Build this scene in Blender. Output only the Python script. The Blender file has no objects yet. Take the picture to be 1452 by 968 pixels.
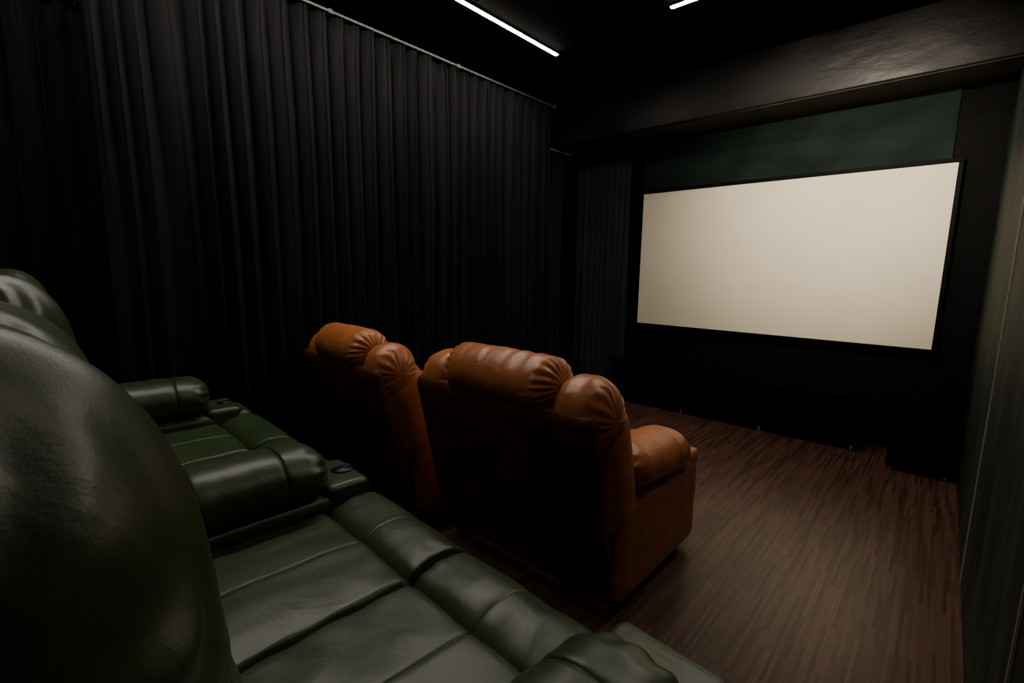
import bpy, math, random
from mathutils import Vector, Matrix, noise
random.seed(4)
scene=bpy.context.scene
COL=bpy.context.collection
# ------------------------------------------------------------------ camera
f=675.0; yaw=math.radians(42.3); p=math.radians(8.55); r=math.radians(0.88)
F=Vector((-math.sin(yaw)*math.cos(p), math.cos(yaw)*math.cos(p), -math.sin(p)))
R0=Vector((math.cos(yaw), math.sin(yaw),0)); U0=R0.cross(F)
R=R0*math.cos(r)+U0*math.sin(r); U=U0*math.cos(r)-R0*math.sin(r)
cd=bpy.data.cameras.new("camera"); cam=bpy.data.objects.new("camera",cd); COL.objects.link(cam)
cd.sensor_width=36; cd.lens=36*f/1452; cd.clip_start=0.02
M=Matrix.Identity(4)
for i in range(3):
    M[i][0]=R[i]; M[i][1]=U[i]; M[i][2]=-F[i]
M[0][3],M[1][3],M[2][3]=0,0,1.55
cam.matrix_world=M
scene.camera=cam

# ------------------------------------------------------------------ materials
def newmat(name):
    m=bpy.data.materials.new(name); m.use_nodes=True
    nt=m.node_tree; b=nt.nodes["Principled BSDF"]; return m,nt,b
def N(nt,t,**kw):
    n=nt.nodes.new(t)
    for k,v in kw.items(): setattr(n,k,v)
    return n
def simple(name,col,rough=0.6,metal=0.0,emis=None,es=0,spec=0.5):
    m,nt,b=newmat(name); b.inputs["Base Color"].default_value=(*col,1); b.inputs["Roughness"].default_value=rough; b.inputs["Metallic"].default_value=metal
    b.inputs["Specular IOR Level"].default_value=spec
    if emis: b.inputs["Emission Color"].default_value=(*emis,1); b.inputs["Emission Strength"].default_value=es
    return m
def noisy(name,c1,c2,scale,rough,bump=0.0,bscale=40,detail=4,stretch=(1,1,1),sheen=0,spec=0.5,rough2=None,pos=(0.3,0.7),bdist=0.01):
    m,nt,b=newmat(name); L=nt.links
    tc=N(nt,"ShaderNodeTexCoord"); mp=N(nt,"ShaderNodeMapping"); mp.inputs["Scale"].default_value=stretch
    L.new(tc.outputs["Object"],mp.inputs[0])
    n=N(nt,"ShaderNodeTexNoise"); n.inputs["Scale"].default_value=scale; n.inputs["Detail"].default_value=detail
    L.new(mp.outputs[0],n.inputs["Vector"])
    cr=N(nt,"ShaderNodeValToRGB"); cr.color_ramp.elements[0].position=pos[0]; cr.color_ramp.elements[1].position=pos[1]
    cr.color_ramp.elements[0].color=(*c1,1); cr.color_ramp.elements[1].color=(*c2,1)
    L.new(n.outputs["Fac"],cr.inputs[0]); L.new(cr.outputs[0],b.inputs["Base Color"])
    b.inputs["Roughness"].default_value=rough; b.inputs["Specular IOR Level"].default_value=spec
    if rough2 is not None:
        mr=N(nt,"ShaderNodeMapRange"); mr.inputs["To Min"].default_value=rough; mr.inputs["To Max"].default_value=rough2
        mr.inputs["From Min"].default_value=0.3; mr.inputs["From Max"].default_value=0.7
        L.new(n.outputs["Fac"],mr.inputs[0]); L.new(mr.outputs[0],b.inputs["Roughness"])
    if sheen: b.inputs["Sheen Weight"].default_value=sheen
    if bump:
        n2=N(nt,"ShaderNodeTexNoise"); n2.inputs["Scale"].default_value=bscale; n2.inputs["Detail"].default_value=5
        L.new(mp.outputs[0],n2.inputs["Vector"])
        bp=N(nt,"ShaderNodeBump"); bp.inputs["Strength"].default_value=bump; bp.inputs["Distance"].default_value=bdist
        L.new(n2.outputs["Fac"],bp.inputs["Height"]); L.new(bp.outputs[0],b.inputs["Normal"])
    return m
def leather(name,c1,c2,rough=0.36,spec=0.5,wr=0.2):
    m,nt,b=newmat(name); L=nt.links
    tc=N(nt,"ShaderNodeTexCoord")
    n=N(nt,"ShaderNodeTexNoise"); n.inputs["Scale"].default_value=5; n.inputs["Detail"].default_value=6
    L.new(tc.outputs["Object"],n.inputs["Vector"])
    cr=N(nt,"ShaderNodeValToRGB"); cr.color_ramp.elements[0].position=0.3; cr.color_ramp.elements[1].position=0.72
    cr.color_ramp.elements[0].color=(*c1,1); cr.color_ramp.elements[1].color=(*c2,1)
    L.new(n.outputs["Fac"],cr.inputs[0]); L.new(cr.outputs[0],b.inputs["Base Color"])
    b.inputs["Roughness"].default_value=rough; b.inputs["Specular IOR Level"].default_value=spec
    v=N(nt,"ShaderNodeTexVoronoi"); v.inputs["Scale"].default_value=420; L.new(tc.outputs["Object"],v.inputs["Vector"])
    n2=N(nt,"ShaderNodeTexNoise"); n2.inputs["Scale"].default_value=9; n2.inputs["Detail"].default_value=3; n2.inputs["Distortion"].default_value=0.8
    L.new(tc.outputs["Object"],n2.inputs["Vector"])
    b1=N(nt,"ShaderNodeBump"); b1.inputs["Strength"].default_value=0.15; b1.inputs["Distance"].default_value=0.0006; L.new(v.outputs["Distance"],b1.inputs["Height"])
    b2=N(nt,"ShaderNodeBump"); b2.inputs["Strength"].default_value=wr; b2.inputs["Distance"].default_value=0.02; L.new(n2.outputs["Fac"],b2.inputs["Height"])
    L.new(b1.outputs[0],b2.inputs["Normal"]); L.new(b2.outputs[0],b.inputs["Normal"])
    return m
M_green=leather("green_leather",(0.019,0.036,0.012),(0.028,0.050,0.017),0.39,0.5,0.20)
M_brown=leather("tan_leather",(0.33,0.100,0.027),(0.45,0.150,0.045),0.38,0.5,0.28)
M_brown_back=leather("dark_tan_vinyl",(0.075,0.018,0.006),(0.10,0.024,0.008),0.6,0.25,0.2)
M_cup=simple("black_plastic",(0.006,0.006,0.006),0.35)
M_chrome=simple("steel",(0.5,0.5,0.5),0.25,1.0)
M_rail=simple("rail_aluminium",(0.075,0.075,0.075),0.5,0.2)
M_rail2=simple("rail_aluminium_lit",(0.55,0.55,0.55),0.4,0.2)  # same aluminium, lighter colour stands in for light on the dark rear rail
M_blackmat=simple("matte_black",(0.0012,0.0012,0.0012),0.9,spec=0.02)
M_blackgloss=simple("satin_black",(0.0015,0.0015,0.0015),0.6,spec=0.06)
M_screen=noisy("screen_fabric",(0.69,0.63,0.50),(0.73,0.67,0.54),2,0.9,spec=0.1)
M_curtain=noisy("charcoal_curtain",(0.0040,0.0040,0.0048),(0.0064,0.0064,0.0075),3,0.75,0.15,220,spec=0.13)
M_curtain2=noisy("charcoal_curtain_corner_lit",(0.018,0.018,0.0195),(0.026,0.026,0.028),3,0.8,0.15,220,spec=0.15)  # same curtain fabric, lighter colour stands in for light in the far corner
M_curtain3=noisy("charcoal_curtain_rear_lit",(0.009,0.009,0.0098),(0.013,0.013,0.0142),3,0.8,0.15,220,spec=0.12)  # same curtain fabric, colour lifted where the long curtain shades it
M_ceil=simple("black_ceiling",(0.0012,0.0012,0.0012),0.9,spec=0.05)
M_wallblack=noisy("black_plaster",(0.0018,0.0018,0.0018),(0.0032,0.0032,0.0032),3,0.8,0.2,8,spec=0.08)
M_bulk=noisy("trowelled_black_plaster",(0.002,0.0018,0.0016),(0.014,0.0127,0.011),1.7,0.42,0.7,3,stretch=(1,1,2.2),rough2=0.6,bdist=0.02,spec=0.22,pos=(0.35,0.75))
M_soffit=noisy("soffit_plaster_lit",(0.032,0.029,0.025),(0.06,0.054,0.047),3,0.7,0.3,6,spec=0.12)  # soffit plaster with the glow of screen bounce put into its colour
M_green_wall=noisy("dark_green_velvet",(0.0026,0.0066,0.0052),(0.0072,0.0170,0.0132),2.6,0.8,0.35,5,detail=6,stretch=(1,1,1.6),sheen=0.02,bdist=0.02,spec=0.12,pos=(0.34,0.70))
M_green_panel=noisy("grey_green_velvet_panel",(0.004,0.008,0.006),(0.022,0.038,0.029),2.6,0.65,0.35,6,stretch=(1,2.6,0.7),spec=0.15,pos=(0.36,0.68))
M_brass=simple("brass",(0.60,0.54,0.40),0.35,0.4)
M_led=simple("led",(1,1,1),0.5,0,(1.0,0.90,0.76),145)
M_led_side_fill=simple("led_side_fill",(1,1,1),0.5,0,(1.0,0.89,0.74),34)
M_led_rear_fill=simple("led_rear_fill",(1,1,1),0.5,0,(1.0,0.88,0.72),12)
def floormat():
    m,nt,b=newmat("dark_strip_parquet"); L=nt.links
    tc=N(nt,"ShaderNodeTexCoord"); mp=N(nt,"ShaderNodeMapping"); mp.inputs["Rotation"].default_value=(0,0,math.pi/2)
    L.new(tc.outputs["Object"],mp.inputs[0])
    br=N(nt,"ShaderNodeTexBrick"); br.offset=0.37; br.offset_frequency=2; br.squash=1
    br.inputs["Color1"].default_value=(0,0,0,1); br.inputs["Color2"].default_value=(1,1,1,1); br.inputs["Mortar"].default_value=(0,0,0,1)
    br.inputs["Scale"].default_value=1; br.inputs["Brick Width"].default_value=0.34; br.inputs["Row Height"].default_value=0.0145; br.inputs["Mortar Size"].default_value=0.0005
    br.inputs["Bias"].default_value=0
    L.new(mp.outputs[0],br.inputs["Vector"])
    n=N(nt,"ShaderNodeTexNoise"); n.inputs["Scale"].default_value=6; n.inputs["Detail"].default_value=6
    mp2=N(nt,"ShaderNodeMapping"); mp2.inputs["Scale"].default_value=(14,1,1); L.new(tc.outputs["Object"],mp2.inputs[0]); L.new(mp2.outputs[0],n.inputs["Vector"])
    mx=N(nt,"ShaderNodeMix"); mx.data_type='FLOAT'; mx.inputs[0].default_value=0.45
    L.new(br.outputs["Color"],mx.inputs[2]); L.new(n.outputs["Fac"],mx.inputs[3])
    cr=N(nt,"ShaderNodeValToRGB"); e=cr.color_ramp.elements; e[0].position=0.15; e[0].color=(0.026,0.0120,0.0085,1); e[1].position=0.85; e[1].color=(0.118,0.056,0.039,1)
    L.new(mx.outputs[0],cr.inputs[0]); L.new(cr.outputs[0],b.inputs["Base Color"])
    b.inputs["Roughness"].default_value=0.32; b.inputs["Specular IOR Level"].default_value=0.5
    bp=N(nt,"ShaderNodeBump"); bp.inputs["Strength"].default_value=0.15; bp.inputs["Distance"].default_value=0.002
    L.new(mx.outputs[0],bp.inputs["Height"]); L.new(bp.outputs[0],b.inputs["Normal"])
    return m
M_floor=floormat()

# ------------------------------------------------------------------ mesh helpers
def mkobj(name,geos,mat,parent=None,loc=(0,0,0),smooth=True,mats=None):
    vs=[];fs=[];mi=[]
    for g in geos:
        o=len(vs); vs+=g[0]; fs+=[tuple(i+o for i in q) for q in g[1]]
        mi+=[g[2] if len(g)>2 else 0]*len(g[1])
    me=bpy.data.meshes.new(name); me.from_pydata([tuple(v) for v in vs],[],fs)
    me.polygons.foreach_set("use_smooth",[smooth]*len(fs))
    for m in (mats or [mat]): me.materials.append(m)
    me.polygons.foreach_set("material_index",mi); me.update()
    ob=bpy.data.objects.new(name,me); COL.objects.link(ob); ob.location=loc
    if parent: ob.parent=parent
    return ob
def empty(name,loc,label,cat,rot=0,group=None):
    e=bpy.data.objects.new(name,None); COL.objects.link(e); e.location=loc; e.rotation_euler=(0,0,rot)
    e.empty_display_size=0.1; e["label"]=label; e["category"]=cat
    if group: e["group"]=group
    return e
def tag(o,label,cat,group=None):
    o["label"]=label; o["category"]=cat
    if group: o["group"]=group
    return o
def box(x0,x1,y0,y1,z0,z1):
    v=[Vector((x,y,z)) for x in (x0,x1) for y in (y0,y1) for z in (z0,z1)]
    fc=[(0,1,3,2),(4,6,7,5),(0,4,5,1),(2,3,7,6),(0,2,6,4),(1,5,7,3)]
    return (v,fc)
def bbox(x0,x1,y0,y1,z0,z1,b=0.006):
    return rbox(((x0+x1)/2,(y0+y1)/2,(z0+z1)/2),(x1-x0,y1-y0,z1-z0),(b,b,b),n=(1,1,1),arc=2,noise_amp=0)
def rbox(c,dim,rad,seams=(),n=(14,14,14),crown=(0,0,0),fn=None,M=None,arc=5,noise_amp=0.003,seed=0.0):
    h=[d/2 for d in dim]; rr=[min(rad[i],h[i]*0.999) for i in range(3)]
    cs=[]
    for i in range(3):
        inner=h[i]-rr[i]; a=[inner+rr[i]*math.tan(math.radians(45*k/arc)) for k in range(arc+1)]
        s=set(a+[-q for q in a])
        for k in range(n[i]+1): s.add(-inner+2*inner*k/n[i])
        for (ax,sp,dp,w) in seams:
            if ax==i:
                for q in (-2.2,-1.2,-0.6,-0.25,0,0.25,0.6,1.2,2.2):
                    x=sp+q*w
                    if abs(x)<h[i]: s.add(x)
        s=sorted(s); o=[s[0]]
        for x in s[1:]:
            if x-o[-1]>4e-4: o.append(x)
        o[-1]=h[i]; o[0]=-h[i]; cs.append(o)
    idx={};V=[];Fc=[]
    def add(P):
        k=tuple(round(q,6) for q in P)
        if k in idx: return idx[k]
        inner=[max(-(h[i]-rr[i]),min(h[i]-rr[i],P[i])) for i in range(3)]
        e=Vector([(P[i]-inner[i])/rr[i] for i in range(3)]); e.normalize()
        pos=Vector([inner[i]+e[i]*rr[i] for i in range(3)])
        nr=Vector([e[i]/rr[i] for i in range(3)]); nr.normalize()
        u=[pos[i]/h[i] for i in range(3)]
        for i in range(3):
            if crown[i]:
                j,k2=(i+1)%3,(i+2)%3
                pos[i]+=u[i]*crown[i]*(1-u[j]**2)*(1-u[k2]**2)
        d=0
        for (ax,sp,dp,w) in seams: d-=dp*math.exp(-((P[ax]-sp)/w)**2)
        if noise_amp: d+=noise_amp*noise.noise(Vector((pos.x*7+seed,pos.y*7+seed*2,pos.z*7)))*1.5
        if fn: d+=fn(pos,nr,u)
        pos=pos+nr*d+Vector(c)
        if M: pos=M@pos
        idx[k]=len(V); V.append(pos); return idx[k]
    for ax in range(3):
        j,k2=(ax+1)%3,(ax+2)%3
        for sg in (-1,1):
            A=cs[j];B=cs[k2]
            for a in range(len(A)-1):
                for b in range(len(B)-1):
                    q=[]
                    for (aa,bb) in ((a,b),(a+1,b),(a+1,b+1),(a,b+1)):
                        P=[0,0,0];P[ax]=sg*h[ax];P[j]=A[aa];P[k2]=B[bb];q.append(add(P))
                    if sg<0:q.reverse()
                    if len(set(q))==4: Fc.append(tuple(q))
    return (V,Fc)
def tube(p0,p1,rad,seg=16,caps=True,r2=None):
    p0=Vector(p0);p1=Vector(p1);d=(p1-p0).normalized();a=d.orthogonal().normalized();b=d.cross(a)
    r2=rad if r2 is None else r2
    V=[];Fc=[]
    for P,rr in ((p0,rad),(p1,r2)):
        for i in range(seg):
            t=2*math.pi*i/seg; V.append(P+a*math.cos(t)*rr+b*math.sin(t)*rr)
    for i in range(seg): Fc.append((i,(i+1)%seg,seg+(i+1)%seg,seg+i))
    if caps: Fc.append(tuple(reversed(range(seg)))); Fc.append(tuple(range(seg,2*seg)))
    return (V,Fc)
def torus(c,R_,r_,seg=32,s2=10):
    V=[];Fc=[]
    for i in range(seg):
        t=2*math.pi*i/seg
        for k in range(s2):
            q=2*math.pi*k/s2
            V.append(Vector(c)+Vector(((R_+r_*math.cos(q))*math.cos(t),(R_+r_*math.cos(q))*math.sin(t),r_*math.sin(q))))
    for i in range(seg):
        for k in range(s2):
            Fc.append((i*s2+k,((i+1)%seg)*s2+k,((i+1)%seg)*s2+(k+1)%s2,i*s2+(k+1)%s2))
    return (V,Fc)
def lean(angle,pivot):
    P=Matrix.Translation(Vector(pivot)); return P@Matrix.Rotation(math.radians(angle),4,'X')@P.inverted()
def gather(axis,amp,k,start=0.55,seed=0,cross=0.45):
    j,k2=(axis+1)%3,(axis+2)%3
    def fn(pos,nr,u):
        t=abs(u[axis])
        s=max(0.0,(t-start)/(1-start)); s=math.sin(min(s,1)*math.pi*0.85)
        an=math.atan2(u[k2],u[j])
        w=noise.noise(Vector((an*1.3+seed,u[axis]*2,seed)))
        d=amp*s*math.sin(k*an+4*w)
        d+=amp*cross*noise.noise(Vector((pos[axis]*22+seed,an*0.8,seed)))
        return d
    return fn

# ------------------------------------------------------------------ room shell
XR=0.21; XL=-3.98; YF=5.40; YB=-1.3; ZC=3.50
def struct(o): o["kind"]="structure"; return o
struct(mkobj("floor",[box(XL-.1,XR+.1,YB-.1,YF+.1,-0.1,0)],M_floor,smooth=False))
struct(mkobj("ceiling",[box(XL-.1,XR+.1,YB-.1,YF+.1,ZC,ZC+.1)],M_ceil,smooth=False))
struct(mkobj("wall_left",[box(XL-.1,XL,YB,YF,0,ZC)],M_wallblack,smooth=False))
struct(mkobj("wall_back",[box(XL,XR,YB-.1,YB,0,ZC)],M_wallblack,smooth=False))
struct(mkobj("wall_front",[box(XL,XR,YF,YF+.1,0,ZC),(lambda g:(g[0],g[1],1))(box(-2.82,-0.10,YF-0.03,YF+0.001,2.30,3.02))],None,mats=[M_wallblack,M_green_wall],smooth=False))
struct(mkobj("wall_right",[box(XR,XR+.1,YB,YF,0,ZC)],M_green_panel,smooth=False))
struct(mkobj("trim_1",[bbox(XL,XR,4.80,YF,3.025,ZC,0.012)],M_bulk))
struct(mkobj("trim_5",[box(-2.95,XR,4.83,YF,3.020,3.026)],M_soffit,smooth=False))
struct(mkobj("trim_2",[box(XR-0.006,XR,3.20,3.208,0,ZC)],M_brass,smooth=False))
struct(mkobj("trim_3",[box(XR-0.006,XR,1.55,1.556,0,ZC)],M_brass,smooth=False))
struct(mkobj("trim_4",[box(XL,XR,YB,1.10,0,0.25)],M_blackmat,smooth=False))

# ------------------------------------------------------------------ curtains
def curtain(name,a,b,z0,z1,amp,pitch,seed,label,phase=0,mat=None):
    a=Vector(a);b=Vector(b);L=(b-a).length;d=(b-a)/L;nrm=Vector((d.y,-d.x))
    ns=int(L/pitch*20);nz=34;V=[];Fc=[]
    ph=[0]
    for i in range(ns):
        s=L*i/ns
        ph.append(ph[-1]+2*math.pi*(L/ns)/pitch*(1+1.0*noise.noise(Vector((s*4.2,seed,0)))))
    for j in range(nz+1):
        tz=j/nz; z=z0+(z1-z0)*tz
        top=max(0,(tz-0.955)/0.045)
        for i in range(ns+1):
            s=L*i/ns
            w=0.55*noise.noise(Vector((s*2.3,z*0.45,seed)))+phase
            q=ph[i]+w*2.4*(1-top)
            am=amp*(0.9+1.3*noise.noise(Vector((s*3.7,z*0.35,seed+5))))*(1.0-0.5*top)
            c=math.sin(q); o=am*(math.copysign(abs(c)**0.8,c)+0.30*math.sin(2*q+1.1+seed))
            o+=0.022*noise.noise(Vector((s*7,z*0.7,seed)))
            o+=0.012*top*math.sin(3*q)
            P=a+d*(s+0.4*am*math.sin(2*q))+nrm*o
            V.append(Vector((P.x,P.y,z)))
    for j in range(nz):
        for i in range(ns):
            k=j*(ns+1)+i; Fc.append((k,k+1,k+ns+2,k+ns+1))
    o=mkobj(name,[(V,Fc)],mat or M_curtain)
    m=o.modifiers.new("thick","SOLIDIFY"); m.thickness=0.003
    return tag(o,label,"curtain")
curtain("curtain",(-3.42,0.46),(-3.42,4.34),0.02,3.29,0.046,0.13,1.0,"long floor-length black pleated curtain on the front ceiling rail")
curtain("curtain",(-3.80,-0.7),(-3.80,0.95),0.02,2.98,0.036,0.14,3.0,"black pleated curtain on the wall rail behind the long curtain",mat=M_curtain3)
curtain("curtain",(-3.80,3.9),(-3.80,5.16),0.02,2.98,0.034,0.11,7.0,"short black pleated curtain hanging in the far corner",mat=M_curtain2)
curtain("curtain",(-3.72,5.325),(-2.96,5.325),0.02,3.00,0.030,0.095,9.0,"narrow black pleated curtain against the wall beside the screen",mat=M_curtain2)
def rail(a,b,label,br,mat):
    a=Vector(a);b=Vector(b)
    e=empty("curtain_rail",a,label,"curtain rail")
    L=b-a
    mkobj("rail_track",[bbox(-.009,.009,0,L.y,-.009,.009,.003)],mat,e)
    for t in br:
        P=L*t
        mkobj("bracket",[bbox(P.x-.012,P.x+.012,P.y-.016,P.y+.016,-.014,.016,.003),bbox(XL-a.x+.001,P.x,P.y-.008,P.y+.008,.010,.018,.002)],mat,e)
    mkobj("end_cap",[bbox(L.x-.018,L.x+.018,L.y-.02,L.y+.02,-.018,.018,.005)],mat,e)
    return e
rail((-3.40,0.42,3.31),(-3.40,4.36,3.31),"long thin grey aluminium curtain rail near the black ceiling",[0.05,0.35,0.65,0.97],M_rail)
rail((-3.75,-0.7,3.005),(-3.75,5.16,3.005),"thin grey curtain rail fixed to the side wall",[0.205,0.985],M_rail2)

# ------------------------------------------------------------------ projection screen
sx0,sx1,sz0,sz1=-2.78,-0.055,0.937,2.456; ys=5.33
scr=empty("projection_screen",((sx0+sx1)/2,ys,(sz0+sz1)/2),"large blank cream projection screen in thin black frame on the wall","projection screen")
w=(sx1-sx0)/2;h=(sz1-sz0)/2;t=0.034
mkobj("screen_surface",[box(-w,w,0,0.004,-h,h)],M_screen,scr,smooth=False)
mkobj("screen_frame",[bbox(-w-t,w+t,-.015,.05,h,h+t,.004),bbox(-w-t,w+t,-.015,.05,-h-t,-h,.004),bbox(-w-t,-w,-.015,.05,-h,h,.004),bbox(w,w+t,-.015,.05,-h,h,.004)],M_blackgloss,scr)

# ------------------------------------------------------------------ media bench + subwoofer
bn=empty("media_bench",(-1.85,5.14,0),"long low black bench with small steel feet below the screen","bench")
mkobj("bench_top",[bbox(-1.10,1.42,-.13,.11,.46,.50,.006)],M_blackgloss,bn)
mkobj("bench_body",[bbox(-1.08,1.40,-.10,.11,.05,.46,.004)],M_blackmat,bn)
for k in range(4):
    dx=-1.07+0.615*k
    mkobj("door",[bbox(dx+.01,dx+.605,-.118,-.10,.07,.44,.003)],M_blackmat,bn)
for x in (-1.03,-.2,.6,1.36):
    mkobj("foot",[tube((x,-.08,0),(x,-.08,.05),.018)],M_chrome,bn)
sb=empty("subwoofer",(-0.02,4.97,0),"black box subwoofer speaker standing on the floor by the wall","speaker")
mkobj("cabinet",[bbox(-.21,.20,-.19,.20,.03,.43,.012)],M_blackmat,sb)
mkobj("grille",[bbox(-.19,.18,-.205,-.19,.05,.41,.006)],M_blackgloss,sb)
for x in (-.17,.16):
    for y in (-.15,.15):
        mkobj("foot",[tube((x,y,0),(x,y,.03),.022)],M_chrome,sb)

# ------------------------------------------------------------------ ceiling LED strips
def strip(c,L,alongY,label,mat=None):
    e=empty("led_strip_light",(c[0],c[1],ZC),label,"ceiling light")
    hx,hy=(0.015,L/2) if alongY else (L/2,0.015)
    mkobj("profile",[box(-hx-.006,hx+.006,-hy-.006,hy+.006,-.012,-.0005)],M_rail,e,smooth=False)
    mkobj("diffuser",[box(-hx,hx,-hy,hy,-.016,-.0125)],mat or M_led,e,smooth=False)
    return e
strip((-2.87,1.85),3.70,True,"long white glowing linear LED strip on the black ceiling")
strip((-0.95,3.62),1.60,False,"short white glowing linear LED strip across the black ceiling")
strip((-0.12,2.05),2.90,True,"added unseen LED strip brightening right-facing sides along the green wall",M_led_side_fill)  # unseen strip, added to brighten the near wing and right-facing sides
strip((-1.20,-0.75),1.60,False,"added unseen LED strip lifting the recliner backs from above the rear row",M_led_rear_fill)  # unseen rear strip, added as weak fill for recliner backs and rear curtain
sp=empty("ceiling_spotlight",(-0.45,2.85,ZC),"small black pendant spotlight aimed at the projection screen","ceiling light")
mkobj("mount",[tube((0,0,-.03),(0,0,-.0005),.045,24)],M_blackmat,sp)
mkobj("lamp_head",[tube((0,-.05,-.48),(0,.07,-.50),.035,24,caps=False,r2=.045),tube((0,0,-.48),(0,0,-.02),.008)],M_blackmat,sp)
ld=bpy.data.lights.new("spot_bulb","SPOT"); ld.energy=415; ld.color=(1.0,0.86,0.67); ld.spot_size=math.radians(76); ld.spot_blend=1.0; ld.shadow_soft_size=0.08
lo=bpy.data.objects.new("spot_bulb",ld); COL.objects.link(lo); lo.parent=sp; lo.location=(0,.12,-.51)
dirv=(Vector((-0.75,5.33,2.32))-Vector((-0.45,2.97,ZC-.51))); lo.rotation_euler=dirv.to_track_quat('-Z','Y').to_euler()

# ------------------------------------------------------------------ green reclining loveseats
def cupholder(parent,x,y,z,R_=0.042):
    o=mkobj("cup_holder",[torus((x,y,z),R_,0.004),tube((x,y,z-.001),(x,y,z+.0015),R_-0.001,28)],M_cup,parent)
    o["label"]="black round cup holder"; return o
def loveseat(loc,label,arms,wings,rot,far=False):
    e=empty("reclining_loveseat",loc,label,"recliner sofa",group="green recliner row",rot=rot)
    mkobj("base",[rbox((0,.30,.16),(1.07,1.0,.26),(.03,.03,.03),n=(4,4,3))],M_green,e)
    Lm=lean(9,(0,.05,.4)); Lw=lean(2,(0,.05,.4))
    for s,sx in enumerate((-.27,.27)):
        mkobj("seat_cushion",[rbox((sx,.46,.335),(.541,.57,.18),(.022,.04,.04),[(0,0,.0035,.0028)],crown=(0,0,.014),fn=gather(0,.0025,14,.7,seed=s+4,cross=.9),seed=s*3+1,n=(24,22,4),noise_amp=.004)],M_green,e)
        mkobj("footrest",[rbox((sx,.845,.30),(.541,.27,.30),(.020,.12,.11),[(0,0.0,.0015,.003)],crown=(0,.006,.005),fn=gather(0,.0025,12,.75,seed=s+14,cross=.9),seed=s*3+7,n=(24,6,6),noise_amp=.004)],M_green,e)
        mkobj("backrest",[rbox((sx,.10,.62),(.53,.26,.56),(.06,.12,.12),[(2,.10,.008,.014)],crown=(0,.03,0),M=Lm,n=(12,6,12)),
                          rbox((sx,-.04,.68),(.53,.10,.85),(.04,.04,.08),M=Lm,n=(6,3,8))],M_green,e)
        mkobj("headrest",[rbox((sx,.07,1.02),(.545,.29,.42),(.13,.14,.18),crown=(0,.02,.01),fn=gather(0,.006,13,.6,seed=s*5),M=Lm,seed=s+9,n=(18,8,10),arc=10)],M_green,e)
    for sg in wings:
        mkobj("wing",[rbox((sg*.655,-.05,.76),(.27,.28,.66),(.12,.13,.14),crown=(.01,.01,0),M=Lw,n=(10,10,20),arc=8,seed=3),
                      rbox((sg*.65,.0,1.055),(.30,.29,.44),(.14,.140,.18),crown=(.01,.005,0),fn=gather(0,.005,10,.4,seed=4,cross=1.1),M=Lw,n=(18,14,18),arc=12,seed=5,noise_amp=.009)],M_green,e)
    for sg in arms:
        x=sg*.68; dy=-.05 if sg<0 else 0; dz=.03 if sg<0 else 0.005
        if far: dy=-.11; dz=.065
        a=mkobj("armrest",[rbox((x,.42,.25),(.27,1.0,.44),(.04,.06,.04),n=(5,8,6)),
                           rbox((x,.44+dy,.505+dz),(.30,.78,.21),(.13,.10,.104),[(1,.22,.008,.005),(1,-.05,.006,.005)],crown=(0,0,.008),fn=gather(1,.004,11,.75,seed=sg,cross=.8),n=(8,26,6),arc=8,noise_amp=.005),
                           rbox((x,.88+dy,.44),(.27,.18,.12),(.03,.04,.03),n=(4,4,3))],M_green,e)
        if sg<0: cupholder(a,x,.915+dy,.503,.038)
    return e
rt=math.radians(-2.2)
loveseat((-1.07,-.005,.25),"dark green leather reclining loveseat with cup holder arms on the riser",(-1,1),(-1,1),rt)
loveseat((-1.07-1.366*math.cos(rt),-.005-1.366*math.sin(rt),.25),"dark green leather reclining loveseat next to the black curtain",(-1,),(-1,),rt,True)

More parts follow.
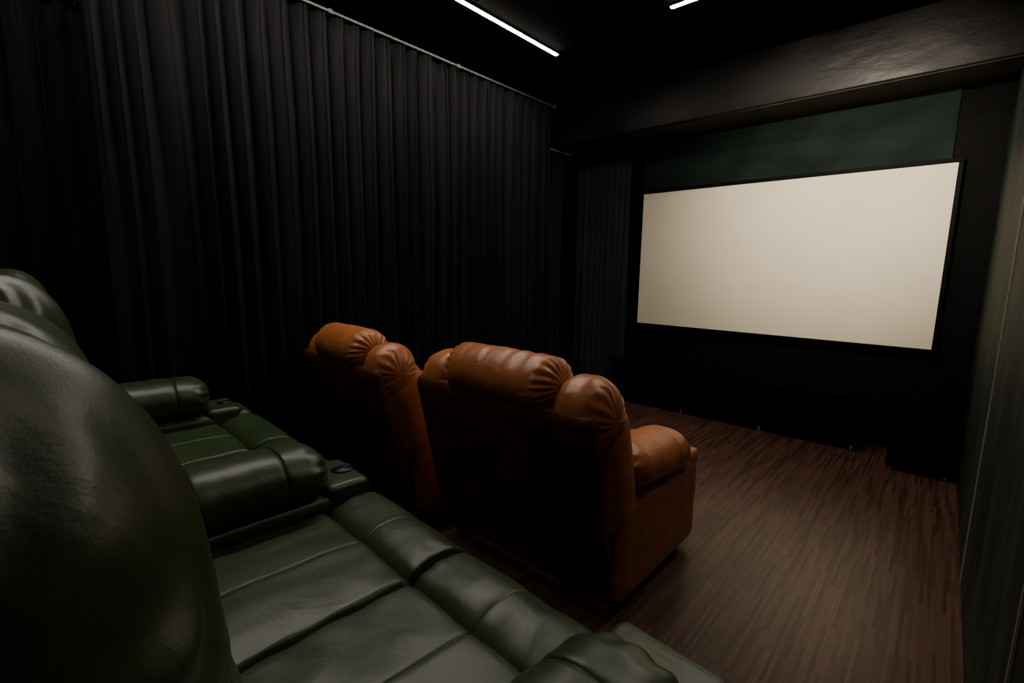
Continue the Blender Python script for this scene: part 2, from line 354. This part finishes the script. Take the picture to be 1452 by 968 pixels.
# ------------------------------------------------------------------ tan recliners
def recliner(loc,rot,label,k):
    e=empty("recliner",loc,label,"recliner",rot=rot,group="tan recliners")
    mkobj("base",[rbox((0,0,.22),(.60*k,.84,.34),(.03,.03,.03),n=(4,4,3)),bbox(-.48*k,.48*k,-.38,.38,0.0,.05)],M_brown,e)
    mkobj("seat_cushion",[rbox((0,.10,.44),(.56*k,.66,.18),(.05,.08,.07),[(0,0,.004,.006)],crown=(0,0,.02),n=(12,12,4))],M_brown,e)
    mkobj("footrest",[rbox((0,.40,.30),(.56*k,.14,.34),(.05,.06,.10),crown=(0,.01,0),n=(10,4,6))],M_brown,e)
    Lm=lean(13,(0,-.42,.1))
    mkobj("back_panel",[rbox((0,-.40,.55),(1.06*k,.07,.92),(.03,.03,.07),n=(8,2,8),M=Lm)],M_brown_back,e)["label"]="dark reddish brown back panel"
    mkobj("backrest",[rbox((0,-.27,.74),(.58*k,.22,.60),(.07,.10,.10),[(2,-.02,.01,.015)],crown=(0,.03,0),M=Lm,n=(12,6,10))],M_brown,e)
    mkobj("headrest",[rbox((0,-.30,1.06),(.66*k,.27,.24),(.10,.135,.12),crown=(0,0,.008),fn=gather(0,.0038,19,.70,seed=2,cross=1.3),M=Lm,n=(50,8,8),arc=18)],M_brown,e)
    for sg in (-1,1):
        mkobj("wing",[rbox((sg*.42*k,-.24,.67),(.24*k,.30,.64),(.09,.13,.16),crown=(.014,0,0),M=Lm,n=(8,8,14),arc=8),
                        rbox((sg*.415*k,-.275,.94),(.26*k,.30,.34),(.115,.14,.15),crown=(.008,0,0),fn=gather(0,.003,17,.5,seed=sg+3,cross=1.2),M=Lm,n=(14,14,12),arc=16)],M_brown,e)
        a=mkobj("armrest",[rbox((sg*.42*k,.07,.30),(.24*k,.88,.52),(.04,.10,.08),n=(5,8,6)),
                           rbox((sg*.42*k,.43,.535),(.235*k,.16,.09),(.03,.06,.04),n=(4,4,3)),
                           rbox((sg*.42*k,.04,.60),(.29*k,.72,.22),(.13,.15,.11),[(1,.12,.006,.006)],crown=(0,0,.015),fn=gather(1,.004,10,.72,seed=sg,cross=.7),M=lean(-7,(0,.3,.6)),n=(8,24,6),arc=9,noise_amp=.006)],M_brown,e)
        cupholder(a,sg*.42*k,.445,.583,.034)
    return e
recliner((-1.50,2.12,0),0,"tan leather recliner with puffy headrest and side wings facing screen",1.055)
recliner((-2.73,2.03,0),math.radians(-3),"tan leather recliner beside the black curtain facing the screen",0.95)

# ------------------------------------------------------------------ world
wd=bpy.data.worlds.new("world"); scene.world=wd; wd.use_nodes=True
wd.node_tree.nodes["Background"].inputs[0].default_value=(0.02,0.02,0.02,1); wd.node_tree.nodes["Background"].inputs[1].default_value=0.1
